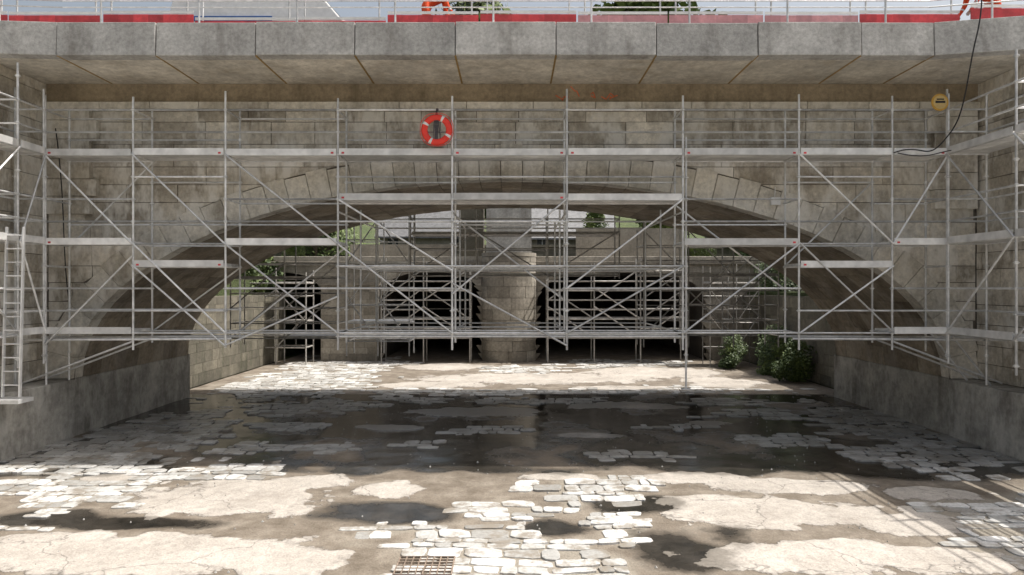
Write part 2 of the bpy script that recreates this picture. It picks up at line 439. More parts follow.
for sx in (-1,1):
    bs.box((sx*10.6,YF-.0,-.1),(sx*11.6,YR+.2,1.4),0,.4)
    bs.box((sx*10.55,2,-.1),(sx*11.6,YF-.006,1.385),0,.7)
bs.obj('abutment_base_walls',[M_base],bridge,.03)
ww=MB()
for sx in (-1,1):
    ashlar(ww,(sx*11.22,0,0),(0,1,0),(-sx,0,0),13.2,16.48,1.4,8.5,hc=(.36,.5),lb=(.5,1.1),gap=.016)
ww.obj('wing_wall_ashlar',[M_ash],bridge)
wb=MB()
for sx in (-1,1):
    wb.box((sx*11.245,13.2,1.39),(sx*11.9,YF+.01,8.5),0,.5)
wb.obj('wing_wall_core',[M_mortar],bridge)

PZ0,PZ1=8.50,9.21; PYF=14.4
edges=[-13.0,-11.6,-9.62,-7.53,-5.42,-3.32,-1.2,.93,3.05,5.2,7.38,8.92,11.6,13.6]
fa=MB(); so=MB(); jo=MB()
def yfr(x): return PYF - (max(0,x-8.92)*.22) - (max(0,-x-9.62)*.08)
for i in range(len(edges)-1):
    a,b=edges[i]+.009,edges[i+1]-.009
    ya,yb=yfr(a),yfr(b); dz=U(-.012,.012); dy=U(-.012,.012)
    vs=[]
    for z,in_ in ((PZ0+dz,0.0),(PZ1+dz,.03)):
        vs+=[(a,ya+dy+in_,z),(b,yb+dy+in_,z),(b,yb+.32,z),(a,ya+.32,z)]
    fa.add(vs,[(0,3,2,1),(4,5,6,7),(0,1,5,4),(1,2,6,5),(2,3,7,6),(3,0,4,7)],0)
    vs=[(a,ya+.325,PZ0+.005),(b,yb+.325,PZ0+.005),(b,YF+.4,PZ0+.005),(a,YF+.4,PZ0+.005)]
    vs+=[(p[0],p[1],PZ0+.3) for p in vs]
    so.add(vs,[(0,3,2,1),(4,5,6,7),(0,1,5,4),(1,2,6,5),(2,3,7,6),(3,0,4,7)],0)
    if 0<i: jo.box((edges[i]-.02,ya+.05,PZ0-.004),(edges[i]+.02,YF-.1,PZ0+.02))
fa.obj('fascia_panels',[M_conc],bridge,.014); so.obj('soffit_slabs',[M_soff],bridge,.01); jo.obj('joint_sealant_strips',[M_rub],bridge)
dk=MB()
dk.box((-60,PYF+.36,8.83),(60,24.3,9.12),0,.5)
dk.obj('deck_slab',[M_asph],bridge)
d2=MB(); d2.box((-13,YR-.3,8.5),(13,24.35,8.826),0,.5); d2.box((-13,24.31,8.6),(13,24.6,9.22),0,.4); d2.obj('rear_deck_edge',[M_conc],bridge)
em=MB()
for sx in (-1,1):
    em.box((sx*11.9,13.6,-.1),(sx*60,24.3,8.826),0,.5)
em.obj('road_embankment',[M_far])
bkm=MB()
def bank(x0,x1,y0,y1,z,mat=0): bkm.box((x0,y0,-.11),(x1,y1,z),mat,.5)
bank(-80,-11.6,-70,13.55,3.2,1); bank(11.6,80,-70,13.55,2.2,1)  # out-of-view front banks, surfaced pale to bounce light
bank(-80,-12.2,24.65,60,4.0); bank(11.7,80,24.65,60,3.4)
bkm.obj('river_bank',[M_grass,M_bounce])
rw=MB()
for sx in (-1,1):
    ashlar(rw,(sx*11.5,0,0),(0,1,0),(-sx,0,0),22.5,34,0.0,3.2,hc=(.3,.45),lb=(.4,.9))
    rw.box((sx*11.52,22.5,0),(sx*12.2,34.5,3.25),0,.4)
rw.obj('river_retaining_wall',[M_dkstone])

# ------------------------------------------------------------------ parapet railing, barriers
ra=MB()
x=-13
while x<13.2:
    ra.tube((x,14.62+yfr(x)-PYF,9.1),(x,14.62+yfr(x)-PYF,10.35),.022); 
    ra.box((x-.07,14.56+yfr(x)-PYF,9.205),(x+.07,14.68+yfr(x)-PYF,9.225))
    x+=2.1
for z in (9.60,9.74,10.05,10.33):
    ra.tube((-13,14.62+yfr(-13)-PYF,z),(-9.62,14.62,z),.014 if z<10.3 else .024)
    ra.tube((-9.62,14.62,z),(8.92,14.62,z),.014 if z<10.3 else .024)
    ra.tube((8.92,14.62,z),(13,14.62-.22*4.08,z),.014 if z<10.3 else .024)
ra.obj('bridge_railing',[M_galv])
rr=MB()
for x0 in range(-13,14,1):
    for k in range(9):
        xx=x0+k*.115; rr.tube((xx,24.45,9.2),(xx,24.45,10.2),.012,5)
rr.tube((-13,24.45,10.2),(14,24.45,10.2),.03); rr.tube((-13,24.45,9.3),(14,24.45,9.3),.02)
for z in (9.55,9.85): rr.beam((-13,24.46,z),(14,24.46,z),.03,.12)
rr.obj('bridge_railing',[M_galv])
M_pale=plain_mat('faded_red_plastic',(0.62,0.30,0.32),0.5,0,0.15)
x=-13.0; segs=[]
while x<13:
    L=U(1.9,2.2); segs.append((x,min(x+L,13.2))); x+=L+.04
for (a,b) in segs:
    mid=(a+b)/2
    pale = 1.9<mid<8.2
    q=MB(); yb_=14.92 if a<8.9 else 14.6
    dzz=U(-.02,.015)
    hgt=.10 if -7.2<mid<-3.6 else .23
    for k in range(6):
        xa=a+(b-a)*k/6; xb=a+(b-a)*(k+1)/6; ins=.0 if k%2==0 else .001
        q.box((xa,yb_+ins,9.34+dzz+ins*2),(xb,yb_+.03-ins,9.34+hgt+dzz-ins*2),0)
    q.box((a,yb_+.002,9.36+hgt+dzz),(b,yb_+.02,9.42+hgt+dzz),1)
    for xx in (a+.15,b-.15):
        q.tube((xx,yb_+.05,9.13),(xx,yb_+.05,10.25),.02,6,2); q.box((xx-.15,yb_-.15,9.125),(xx+.15,yb_+.25,9.2),3)
    q.tube((a,yb_+.05,10.2),(b,yb_+.05,10.2),.02,6,2)
    q.obj('safety_barrier',[M_pale if pale else M_red,M_white,M_galv,M_black])

# ------------------------------------------------------------------ scaffolding
def coupler(mb,x,y,z):
    mb.tube((x,y,z-.008),(x,y,z+.008),.058,8)
    mb.tube((x,y,z-.03),(x,y,z+.03),.036,6)
def standard(mb,x,y,z0,z1,knots=True):
    mb.tube((x,y,z0),(x,y,z1),.0245,8)
    if knots:
        k=2.08
        while k<z1:
            if k>z0+.02: coupler(mb,x,y,k)
            k+=.5
def deck(mb,xa,xb,ya,yb,z,mat=0):
    n=max(2,int((abs(yb-ya))/.32)); w=(yb-ya)/n
    for k in range(n):
        mb.box((xa+.03,ya+k*w+.008,z+.005),(xb-.03,ya+(k+1)*w-.008,z+.065),mat)
def decky(mb,xa,xb,ya,yb,z,mat=0,only=None):
    n=max(2,int((abs(xb-xa))/.32)); w=(xb-xa)/n
    for k in range(n):
        if only is not None and k!=only: continue
        mb.box((xa+k*w+.008,ya+.03,z+.005),(xa+(k+1)*w-.008,yb-.03,z+.065),mat)
S=empty('scaffolding')
st_,le,br,de=MB(),MB(),MB(),MB()
F,K=15.3,16.12
XS=[-10.46,-8.49,-6.42,-3.90,-1.34,1.23,3.83,6.43,8.52,9.75]
ZB={0:1.95,1:2.2,2:2.25,3:2.2,4:2.2,5:2.2,6:2.2,7:2.2,8:2.2,9:2.0}
for i,x in enumerate(XS):
    zt=7.95+U(-.12,.12)
    standard(st_,x,F,ZB[i],zt); standard(st_,x+U(-.02,.02),K,ZB[i]+.1,7.8)
    for z in (2.58,4.08,4.58,5.58,6.58,7.58):
        if R()<.85: le.tube((x,F,z),(x,K,z),.022)
standard(st_,3.93,F+.12,1.32,7.0)
st_.box((3.83,F+.02,1.30),(4.03,F+.22,1.32))
LV={0:[2.58,3.08,3.58,4.58,5.08,5.58,6.58,7.08,7.58],1:[2.58,3.08,4.08,4.58,5.08,6.08,6.58,7.08,7.58],2:[2.58,3.58,4.58,5.08,5.58,6.58,7.08,7.58],
    3:[2.58,3.58,4.08,5.08,5.58,6.08,6.58,7.08],4:[2.58,4.08,5.08,5.58,6.58,7.08,7.58],5:[2.58,3.58,4.08,5.58,6.08,6.58,7.08],
    6:[2.58,3.58,4.58,5.08,5.58,6.58,7.08,7.58],7:[2.58,3.08,4.08,4.58,5.08,6.08,6.58,7.08,7.58],8:[2.58,3.58,4.58,5.08,5.58,6.58,7.08,7.58]}
DK={0:[2.58,4.58,6.58],1:[4.08,6.58],2:[4.58,6.58],3:[5.58,6.58],4:[5.58,6.58],5:[5.58,6.58],6:[4.58,6.58],7:[4.08,6.58],8:[2.58,4.58,6.58]}
for i in range(9):
    a,b=XS[i],XS[i+1]
    for z in LV[i]:
        le.tube((a,F,z),(b,F,z),.0225)
        if R()<.8: le.tube((a,K,z),(b,K,z),.0225,mat=0)
    for z in DK[i]:
        deck(de,a,b,F+.02,K-.02,z)
        e=U(-.012,.012)
        de.box((a+.03,F-.045,z-.02+e),(b-.03,F-.025,z+.13+e),0)
        for sxx in (a+.12,b-.12):
            if R()<.5: de.box((sxx-.03,F-.05,z+.01),(sxx+.03,F-.046,z+.05),1)
        for zz in (z+.5,z+1.0):
            if zz<7.9: le.tube((a,F,zz),(b,F,zz),.0225)
for i in range(3,7):
    standard(st_,XS[i],17.6,2.3,5.6,False)
    standard(st_,XS[i],19.6,2.3,5.5,False)
    for z in (2.58,4.08,5.3):
        le.tube((XS[i],F,z),(XS[i],19.6,z),.022)
for z in (2.58,4.08,5.3):
    for yy in (17.6,19.6):
        le.tube((-3.9,yy,z),(3.83,yy,z),.0225)
def B_(x1,z1,x2,z2,y=F-.05): br.tube((x1,y,z1),(x2,y,z2),.022)
for q in [(-3.9,4.58,-1.34,2.58),(-3.9,5.58,-1.34,3.98),(1.23,5.58,-1.34,3.45),(3.83,5.58,1.23,3.58),(3.83,4.08,1.23,2.58),(-1.34,3.7,1.23,2.3),
          (3.83,2.58,6.43,4.58),(6.43,6.58,8.52,4.58),(8.52,4.08,6.43,2.58),(9.75,6.58,8.52,4.58),(6.43,4.6,8.52,2.6),
          (-8.49,6.58,-6.42,4.58),(-6.42,6.58,-3.9,4.58),(-6.42,4.58,-3.9,2.58),(-10.46,2.3,-8.49,4.3),(-10.46,6.58,-8.49,4.58),(-8.49,4.1,-6.42,2.3),(-6.42,2.6,-8.49,4.6),(-3.9,3.4,-6.42,2.3)]:
    B_(*q)
for q in [(-6.42,2.58,-3.9,4.58),(3.83,5.58,6.43,3.58),(6.43,4.08,8.52,6.08),(-1.34,5.3,1.23,3.3),(-8.49,2.58,-6.42,4.08),(-10.46,4.58,-8.49,6.58)]:
    B_(*q,y=K+.05)
for yy in (F+.03,K):
    le.tube((-11.1,yy,2.42),(-6.3,yy,2.45),.03); le.tube((6.3,yy,2.45),(11.1,yy,2.42),.03)
    br.tube((-11.0,yy,1.45),(-8.49,yy,2.4),.024); br.tube((11.0,yy,1.45),(8.52,yy,2.4),.024)
    br.tube((-10.46,yy,1.42),(-10.46,yy,2.5),.024); br.tube((9.9,yy,2.5),(10.75,yy,1.4),.024)
for yy in (F+.04,K-.05):
    le.tube((-3.95,yy,2.50),(3.9,yy,2.50),.028)
st_.obj('standards',[M_galv],S); le.obj('ledgers',[M_galv],S); br.obj('diagonal_braces',[M_galv],S); de.obj('platforms',[M_deck,M_red],S)

def ret(sx,xin,xout,ys,name,mat2=M_deck,top=8.0):
    e=empty(name); a,b,c,d=MB(),MB(),MB(),MB()
    for y_ in ys:
        for x_ in (xin,xout):
            standard(a,sx*x_,y_,1.42 if x_>10.56 else 1.9,top+U(-.2,.25))
        for z in (2.58,3.08,4.58,5.08,5.58,6.58,7.08,7.58):
            b.tube((sx*xin,y_,z),(sx*xout,y_,z),.0225)
    for i in range(len(ys)-1):
        y0,y1=ys[i],ys[i+1]
        for z in (2.58,3.08,3.58,4.58,5.08,5.58,6.58,7.08,7.58):
            for x_ in (xin,xout): 
                if R()<.85: b.tube((sx*x_,y0,z),(sx*x_,y1,z),.0225)
        for z in (2.58,4.58,6.58):
            far = y1<12.8
            full = (not far) or (y1>10.5 and z>4)
            decky(d,min(sx*xin,sx*xout),max(sx*xin,sx*xout),min(y0,y1),max(y0,y1),z,0,(None if full else 0))
            if full: d.box((sx*(xin-.03),min(y0,y1)+.04,z),(sx*(xin-.05),max(y0,y1)-.04,z+.15))
        c.tube((sx*(xin-.05),y0,2.58+0),(sx*(xin-.05),y1,4.58),.022)
        c.tube((sx*(xin-.05),y1,4.58),(sx*(xin-.05),y0,6.58),.022)
    a.obj('standards',[M_galv],e); b.obj('ledgers',[M_galv],e); c.obj('diagonal_braces',[M_galv],e); d.obj('platforms',[mat2],e)
ret(1,9.75,10.6,[15.25,13.2,11.1,9.0],'scaffolding')
ret(-1,10.46,11.1,[15.25,14.45,12.4],'scaffolding',top=8.2)

def simple_scaf(name,xs,y0,y1,z0,z1,lev,decks,mat=M_galvd,r=.0235,braces=True):
    m=MB()
    for x_ in xs:
        for y_ in (y0,y1):
            m.tube((x_,y_,z0),(x_,y_,z1+U(-.2,.2)),r,6)
        for z in lev: m.tube((x_,y0,z),(x_,y1,z),r,6)
    for i in range(len(xs)-1):
        for z in lev:
            for y_ in (y0,y1):
                if R()<.88: m.tube((xs[i],y_,z),(xs[i+1],y_,z),r,6)
        for z in decks:
            if R()<.8: m.box((xs[i]+.03,y0+.03,z+.02),(xs[i+1]-.03,y1-.03,z+.08),0)
        if braces:
            for z in lev[:-2:2]:
                if R()<.5: m.tube((xs[i],y0,z),(xs[i+1],y0,min(z+1.5,z1)),r,6)
                else: m.tube((xs[i+1],y0,z),(xs[i],y0,min(z+1.5,z1)),r,6)
    return m.obj(name,[mat])
simple_scaf('scaffolding',[-5.55,-4.5,-3.45],22.9,24.0,1.3,6.2,[1.8,2.4,3,3.6,4.4,5.2,6],[2.4,4.4],mat=M_galv)
simple_scaf('scaffolding',[4.4,5.9,7.4,8.9],22.8,24.0,1.6,5.6,[2,2.5,3.0,3.5,4,4.5,5],[2,4])
simple_scaf('scaffolding',[-9.4,-7.6,-5.8],22.8,24.0,1.6,5.2,[1.9,2.4,2.9,3.4,3.9,4.4],[1.9,3.9])
simple_scaf('scaffolding',[-3.4,-1.2,1.2,3.6],22.9,23.9,3.9,6.2,[4.0,4.9,5.4,5.9],[4,5.4])
simple_scaf('scaffolding',[-13,-11,-9.6],31.8,33.0,.0,4.4,[.8,1.4,2,2.6,3.2,3.8],[2,3.8],r=.035)
simple_scaf('scaffolding',[-6.2,-4.2,-2.0],32.4,33.6,0,4.9,[1.2,1.65,2.1,2.55,3,3.45,3.9,4.4],[2.1,3.45],mat=M_galvd,r=.035)
simple_scaf('scaffolding',[1.7,3.9,6.1,8.3],32.4,33.6,0,4.9,[1.2,1.65,2.1,2.55,3,3.45,3.9,4.4],[2.1,3.45],mat=M_galvd,r=.035)
simple_scaf('scaffolding',[9.0,10.2,11.2],31.0,32.2,.0,4.6,[.8,1.4,2,2.6,3.2,3.8],[2,3.8])

la=MB()
for x_ in (-10.43,-10.08):
    la.beam((x_,13.98,1.35),(x_,14.10,4.85),.03,.06)
k=1.6
while k<4.8:
    la.tube((-10.43,13.98+.12*(k-1.35)/3.5,k),(-10.08,13.98+.12*(k-1.35)/3.5,k),.016); k+=.28
la.box((-10.55,13.75,1.25),(-9.95,14.2,1.33))
la.obj('ladder',[M_alu])

lb=empty('lifebuoy')
m=MB(); cx,cy,cz=-1.67,15.16,7.10; Rr,rr_=.275,.072; N1,N2=64,12
for i in range(N1):
    vs=[]
    for ii in (i,i+1):
        a=2*math.pi*ii/N1
        for j in range(N2):
            b=2*math.pi*j/N2; r=Rr+rr_*math.cos(b)
            vs.append((cx+r*math.cos(a),cy+rr_*.75*math.sin(b),cz+r*math.sin(a)))
    seg=(i+6)%16<2
    m.add(vs,[(j,(j+1)%N2,N2+(j+1)%N2,N2+j) for j in range(N2)],1 if seg else 0,.5,True)
m.obj('ring',[M_orange,M_white],lb)
m=MB()
for i in range(24):
    a=2*math.pi*i/24;b=2*math.pi*(i+1)/24
    f=lambda t_:.365+.02*abs(math.sin(2*t_))
    m.tube((cx+f(a)*math.cos(a),cy-.03,cz+f(a)*math.sin(a)),(cx+f(b)*math.cos(b),cy-.03,cz+f(b)*math.sin(b)),.007,5)
m.obj('grab_rope',[M_orange],lb)
m=MB()
for i in range(7):
    x_=cx-.05+.02*i
    m.tube((cx+.0,cy-.02,cz+.45),(x_-.02,cy-.02,cz+.1),.008,5); m.tube((x_-.02,cy-.02,cz+.1),(x_+U(-.04,.02),cy-.02,cz-.2-U(0,.08)),.010,5)
m.tube((cx,cy+.1,cz+.44),(cx,cy+.1,cz+.50),.03)
m.obj('throw_line',[plain_mat('dark_rope',(0.09,0.08,0.09),0.9)],lb)

sg=MB(); sx_,sz_=9.52,7.72
sg.tube((sx_,15.18,sz_),(sx_,15.20,sz_),.19,28,0); sg.tube((sx_,15.172,sz_),(sx_,15.179,sz_),.15,28,2)
sg.box((sx_-.11,15.168,sz_-.02),(sx_+.11,15.171,sz_+.03),1); sg.box((sx_-.08,15.168,sz_+.05),(sx_+.08,15.171,sz_+.08),1)
sg.tube((sx_,15.21,sz_),(sx_,15.3,sz_),.015,6,1)
sg.obj('round_yellow_sign',[M_yellow,M_black,plain_mat('sign_cream',(0.62,0.45,0.18),.5)])
def cable(pts,r=.014):
    cu=bpy.data.curves.new('electric_cable','CURVE'); cu.dimensions='3D'; cu.bevel_depth=r
    sp=cu.splines.new('NURBS'); sp.points.add(len(pts)-1); sp.use_endpoint_u=True; sp.order_u=4
    for p,q in zip(sp.points,pts): p.co=(*q,1)
    o=bpy.data.objects.new('electric_cable',cu); scene.collection.objects.link(o); cu.materials.append(M_black)
cable([(9.7,14.1,9.8),(9.65,14.0,9.2),(9.5,14.05,8.6),(9.55,14.3,7.9),(9.7,14.8,7.2),(9.6,15.1,6.9),(9.3,15.2,6.5),(8.9,15.2,6.75),(8.5,15.2,6.6)],.014)
cable([(10.6,14.4,6.9),(10.2,14.8,6.6),(9.6,15.2,6.72),(9.2,15.2,6.45),(8.6,15.22,6.6)],.011)
cable([(-10.9,16.3,7.4),(-10.6,16.25,5.5),(-10.7,16.2,4.5),(-10.5,16.2,3.2)],.012)
m=MB(); m.box((6.2,16.32,5.58),(6.42,16.44,5.76)); m.tube((6.31,16.40,5.78),(6.31,16.36,6.0),.012,6); m.obj('wall_junction_box',[M_white])

van=empty('white_van')
prof=[(0,.35),(0,1.5),(.12,1.98),(3.5,2.02),(3.75,1.95),(4.35,1.25),(4.95,1.05),(5.05,.75),(5.05,.35)]
bx,by,bz=-8.65,17.2,9.12
m=MB(); n=len(prof)
vs=[(bx+p[0],by+(.06 if p[1]>1.3 else 0),bz+p[1]) for p in prof]+[(bx+p[0],by+1.9-(.06 if p[1]>1.3 else 0),bz+p[1]) for p in prof]
m.add(vs,[tuple(range(n)),tuple(range(2*n-1,n-1,-1))]+[((i+1)%n,i,n+i,n+(i+1)%n) for i in range(n)],0,.5)
m.obj('body',[M_white],van,.03)
m=MB()
m.add([(bx+3.0,by+.045,bz+1.25),(bx+4.1,by+.03,bz+1.25),(bx+3.62,by+.05,bz+1.82),(bx+3.0,by+.05,bz+1.82)],[(0,1,2,3)],0)
m.add([(bx+3.80,by+.15,bz+1.91),(bx+4.36,by+.1,bz+1.27),(bx+4.36,by+1.8,bz+1.27),(bx+3.80,by+1.75,bz+1.91)],[(0,1,2,3)],0)
m.box((bx+.2,by-.005,bz+1.2),(bx+2.6,by+.02,bz+1.32),1)
m.obj('windows_and_stripe',[M_glass,M_blue],van)
m=MB()
for wx in (.95,4.1):
    for wy in (-.03,1.75):
        m.tube((bx+wx,by+wy,bz+.34),(bx+wx,by+wy+.2,bz+.34),.34,20,0); m.tube((bx+wx,by+wy-.005,bz+.34),(bx+wx,by+wy+.205,bz+.34),.19,14,1)
m.obj('wheels',[M_black,M_alu],van)

def worker(loc,rot,pose):
    P=empty('construction_worker')
    J=dict(pose)
    names=list(J.keys()); idx={n:i for i,n in enumerate(names)}
    E=[('pelvis','waist'),('waist','chest'),('chest','neck'),('neck','headb'),
       ('chest','shL'),('shL','elL'),('elL','wrL'),('wrL','paL'),('chest','shR'),('shR','elR'),('elR','wrR'),('wrR','paR'),
       ('pelvis','hiL'),('hiL','knL'),('knL','anL'),('anL','toL'),('pelvis','hiR'),('hiR','knR'),('knR','anR'),('anR','toR')]
    rad=dict(pelvis=.155,waist=.145,chest=.17,neck=.06,headb=.062,sh=.075,el=.052,wr=.036,pa=.032,hi=.105,kn=.072,an=.052,to=.045)
    me=bpy.data.meshes.new('body'); me.from_pydata([J[n] for n in names],[(idx[a],idx[b]) for a,b in E],[])
    o=bpy.data.objects.new('body_tmp',me); scene.collection.objects.link(o)
    sk=o.modifiers.new('s','SKIN')
    for n in names:
        r=rad.get(n,rad.get(n[:-1],.05)); d=me.skin_vertices[0].data[idx[n]]
        d.radius=(r,r*(.8 if n in('pelvis','waist','chest') else 1)); d.use_root=(n=='pelvis')
    ss=o.modifiers.new('ss','SUBSURF'); ss.levels=2; ss.render_levels=2
    dg=bpy.context.evaluated_depsgraph_get(); dg.update()
    nm=bpy.data.meshes.new_from_object(o.evaluated_get(dg)); bpy.data.objects.remove(o)
    for mm in (M_hivis,M_skin,M_boot,M_refl): nm.materials.append(mm)
    for p in nm.polygons:
        c=p.center; b=min(names,key=lambda n:(Vector(J[n])-c).length)
        p.use_smooth=True
        p.material_index=1 if b[:2] in('pa','ne','he') else (2 if b[:2]in('to','an') else 0)
        for s_ in 'LR':
            for n,h in (('kn','an'),('el','wr')):
                a_,b_=Vector(J[n+s_]),Vector(J[h+s_]); t_=(c-a_).dot(b_-a_)/(b_-a_).length_squared
                if .35<t_<.52 and (c-(a_+(b_-a_)*t_)).length<.09: p.material_index=3
    ob=bpy.data.objects.new('body',nm); scene.collection.objects.link(ob); ob.parent=P
    H=Vector(J['headb']); up=(H-Vector(J['neck'])).normalized()
    bm=bmesh.new(); bmesh.ops.create_uvsphere(bm,u_segments=24,v_segments=16,radius=.1)
    for v in bm.verts:
        v.co.x*=.82; v.co.z*=1.18; 
        if v.co.y<-.03 and abs(v.co.x)<.02 and -.035<v.co.z<.015: v.co.y-=.022
        if v.co.z<-.06: v.co.x*=.85
    me2=bpy.data.meshes.new('head'); 
    rotq=Vector((0,0,1)).rotation_difference(up)
    bmesh.ops.rotate(bm,verts=bm.verts,cent=(0,0,0),matrix=rotq.to_matrix()); bmesh.ops.translate(bm,verts=bm.verts,vec=H+up*.09)
    bm.to_mesh(me2); bm.free(); me2.materials.append(M_skin)
    for p in me2.polygons: p.use_smooth=True
    oh=bpy.data.objects.new('head',me2); scene.collection.objects.link(oh); oh.parent=P
    m=MB(); C=H+up*.09
    for sx in (-1,1):
        e=C+rotq@Vector((sx*.032,-.087,.01)); m.tube(e,e+rotq@Vector((0,-.008,0)),.011,8,0)
        ea=C+rotq@Vector((sx*.08,0,-.005)); m.tube(ea-up*.03,ea+up*.03,.014,6,1)
    mo=C+rotq@Vector((0,-.088,-.055)); m.tube(mo-Vector((.022,0,0)),mo+Vector((.022,0,0)),.006,6,0)
    m.obj('face_details',[M_boot,M_skin],P)
    bm=bmesh.new(); bmesh.ops.create_uvsphere(bm,u_segments=24,v_segments=16,radius=.125)
    bmesh.ops.bisect_plane(bm,geom=bm.verts[:]+bm.edges[:]+bm.faces[:],plane_co=(0,0,.015),plane_no=(0,0,-1),clear_outer=True)
    for v in bm.verts:
        if v.co.z<.03: v.co.x*=1.08; v.co.y*=1.15
    bmesh.ops.rotate(bm,verts=bm.verts,cent=(0,0,0),matrix=rotq.to_matrix()); bmesh.ops.translate(bm,verts=bm.verts,vec=C+up*.02)
    me3=bpy.data.meshes.new('helmet'); bm.to_mesh(me3); bm.free(); me3.materials.append(M_white)
    oo=bpy.data.objects.new('helmet',me3); scene.collection.objects.link(oo); oo.parent=P
    m=MB()
    for s_ in 'LR':
        w,pa=Vector(J['wr'+s_]),Vector(J['pa'+s_]); d=(pa-w).normalized(); sd=d.cross(Vector((0,1,0.1))).normalized(); nn=d.cross(sd)
        for k,Lf in enumerate((.07,.082,.076,.06)):
            b0=pa+sd*(k-1.5)*.019; b1=b0+d*Lf*.55; b2=b1+(d*.6+nn*.7)*Lf*.5
            m.tube(b0,b1,.0095,6,0,None,.009); m.tube(b1,b2,.009,6,0,None,.007)
        b0=w+d*.03-sd*.03; b1=b0+(d*.7-sd*.6)*.045; m.tube(b0,b1,.011,6,0,None,.01); m.tube(b1,b1+d*.03,.01,6,0,None,.008)
    m.obj('fingers',[M_skin],P)
    P.location=loc; P.rotation_euler=(0,0,rot)
bend=dict(pelvis=(0,0,.92),waist=(.10,0,1.02),chest=(.34,0,1.16),neck=(.50,0,1.22),headb=(.56,0,1.24),
  shL=(.40,-.19,1.14),elL=(.46,-.22,.86),wrL=(.60,-.20,.66),paL=(.64,-.19,.60),shR=(.40,.19,1.14),elR=(.44,.21,.86),wrR=(.58,.18,.64),paR=(.62,.17,.58),
  hiL=(-.02,-.12,.86),knL=(.06,-.16,.47),anL=(-.10,-.16,.08),toL=(.07,-.17,.045),hiR=(-.02,.12,.86),knR=(-.02,.16,.46),anR=(-.28,.16,.08),toR=(-.11,.17,.045))
worker((-1.95,15.6,9.12),0.1,bend)
worker((10.75,15.3,9.12),math.pi,bend)

# ------------------------------------------------------------------ far bridge
fb=empty('stone_bridge')
FD=52
sp=[(-14.3,-9.4),(-6.5,-1.55),(1.25,9.6)]
def flow(u):
    for a,b in sp:
        if a<u<b:
            c=(a+b)/2; h=(b-a)/2; return 2.9+1.45*max(0,1-abs((u-c)/h)**3)**(1/2.2)
    return 0
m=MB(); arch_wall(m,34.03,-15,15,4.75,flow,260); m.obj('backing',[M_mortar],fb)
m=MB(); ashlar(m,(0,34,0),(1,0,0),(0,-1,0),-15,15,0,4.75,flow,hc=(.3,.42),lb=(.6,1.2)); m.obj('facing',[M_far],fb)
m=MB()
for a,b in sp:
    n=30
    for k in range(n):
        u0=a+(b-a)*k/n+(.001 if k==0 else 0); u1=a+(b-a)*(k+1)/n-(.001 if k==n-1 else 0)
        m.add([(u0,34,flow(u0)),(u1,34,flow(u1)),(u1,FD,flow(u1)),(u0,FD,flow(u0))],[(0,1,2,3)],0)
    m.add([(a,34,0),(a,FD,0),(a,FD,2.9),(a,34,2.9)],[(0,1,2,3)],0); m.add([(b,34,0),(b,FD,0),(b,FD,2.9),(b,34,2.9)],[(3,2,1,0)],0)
m.box((-15,FD,-.1),(15,FD+.4,4.7),0,.5)  # end wall added to keep the vault openings dark
m.obj('vaults',[M_vaultshade],fb)
m=MB(); m.box((-15,33.85,4.75),(15,FD,4.9),0); m.box((-15,33.95,4.9),(15,34.25,5.15),0); m.obj('parapet',[M_far],fb,.02)
m=MB(); v=0; pxx=-.15
while v<5.1:
    h=U(.42,.62); h=min(h,5.1-v) if 5.1-v-h>.2 else 5.1-v
    nA=4; cuts=[0]+sorted([ (k+U(-.25,.25))/nA for k in range(1,nA)])+[1]
    for k in range(nA):
        t0=math.pi+math.pi*cuts[k]+.006; t1=math.pi+math.pi*cuts[k+1]-.006
        r=1.33+U(0,.03); nn_=5; rn=R()
        for z0_,z1_ in ((v+.008,v+h-.008),):
            for q in range(nn_):
                ta,tb=t0+(t1-t0)*q/nn_,t0+(t1-t0)*(q+1)/nn_
                vs=[(pxx+rr*math.cos(t_),34+rr*math.sin(t_),z) for rr in (r,r-.1) for z in (z0_,z1_) for t_ in (ta,tb)]
                fs=[(0,1,3,2),(2,3,7,6),(0,4,5,1)]
                if q==0: fs.append((0,2,6,4))
                if q==nn_-1: fs.append((1,5,7,3))
                m.add(vs,fs,0,rn)
    v+=h
m.tube((pxx,34.2,0),(pxx,34.2,5.1),1.30,32,1)
m.tube((pxx,34.0,5.11),(pxx,34.0,5.3),1.36,32,0)
m.box((pxx-1.1,33.2,5.3),(pxx+1.1,35.2,8.6),2,.6); m.box((pxx-1.2,33.1,8.6),(pxx+1.2,35.3,8.8),2,.8)
m.obj('rounded_pier',[M_far,M_mortar,M_col],fb)
m=MB(); m.box((-2.8,36,4.9),(-1.5,37.2,9.0),0,.3); m.box((3.6,38,4.9),(9.6,38.5,6.9),1,.4); m.box((-9,38,4.9),(-3.2,38.4,6.0),1,.5); m.obj('column_and_walls',[M_dkstone,M_far],fb)  # brown column and low wall blocks behind the pier
m=MB(); ashlar(m,(0,33.2,0),(1,0,0),(0,-1,0),-9.3,-6.6,0,3.7,hc=(.3,.45),lb=(.5,1.0)); ashlar(m,(-6.58,0,0),(0,1,0),(1,0,0),33.2,34,0,3.7,hc=(.3,.45)); m.box((-9.28,33.23,0),(-6.61,34,3.7),1); m.box((-9.4,33.1,3.7),(-6.5,34,3.85),0)
m.obj('square_pier',[M_far,M_mortar],fb)

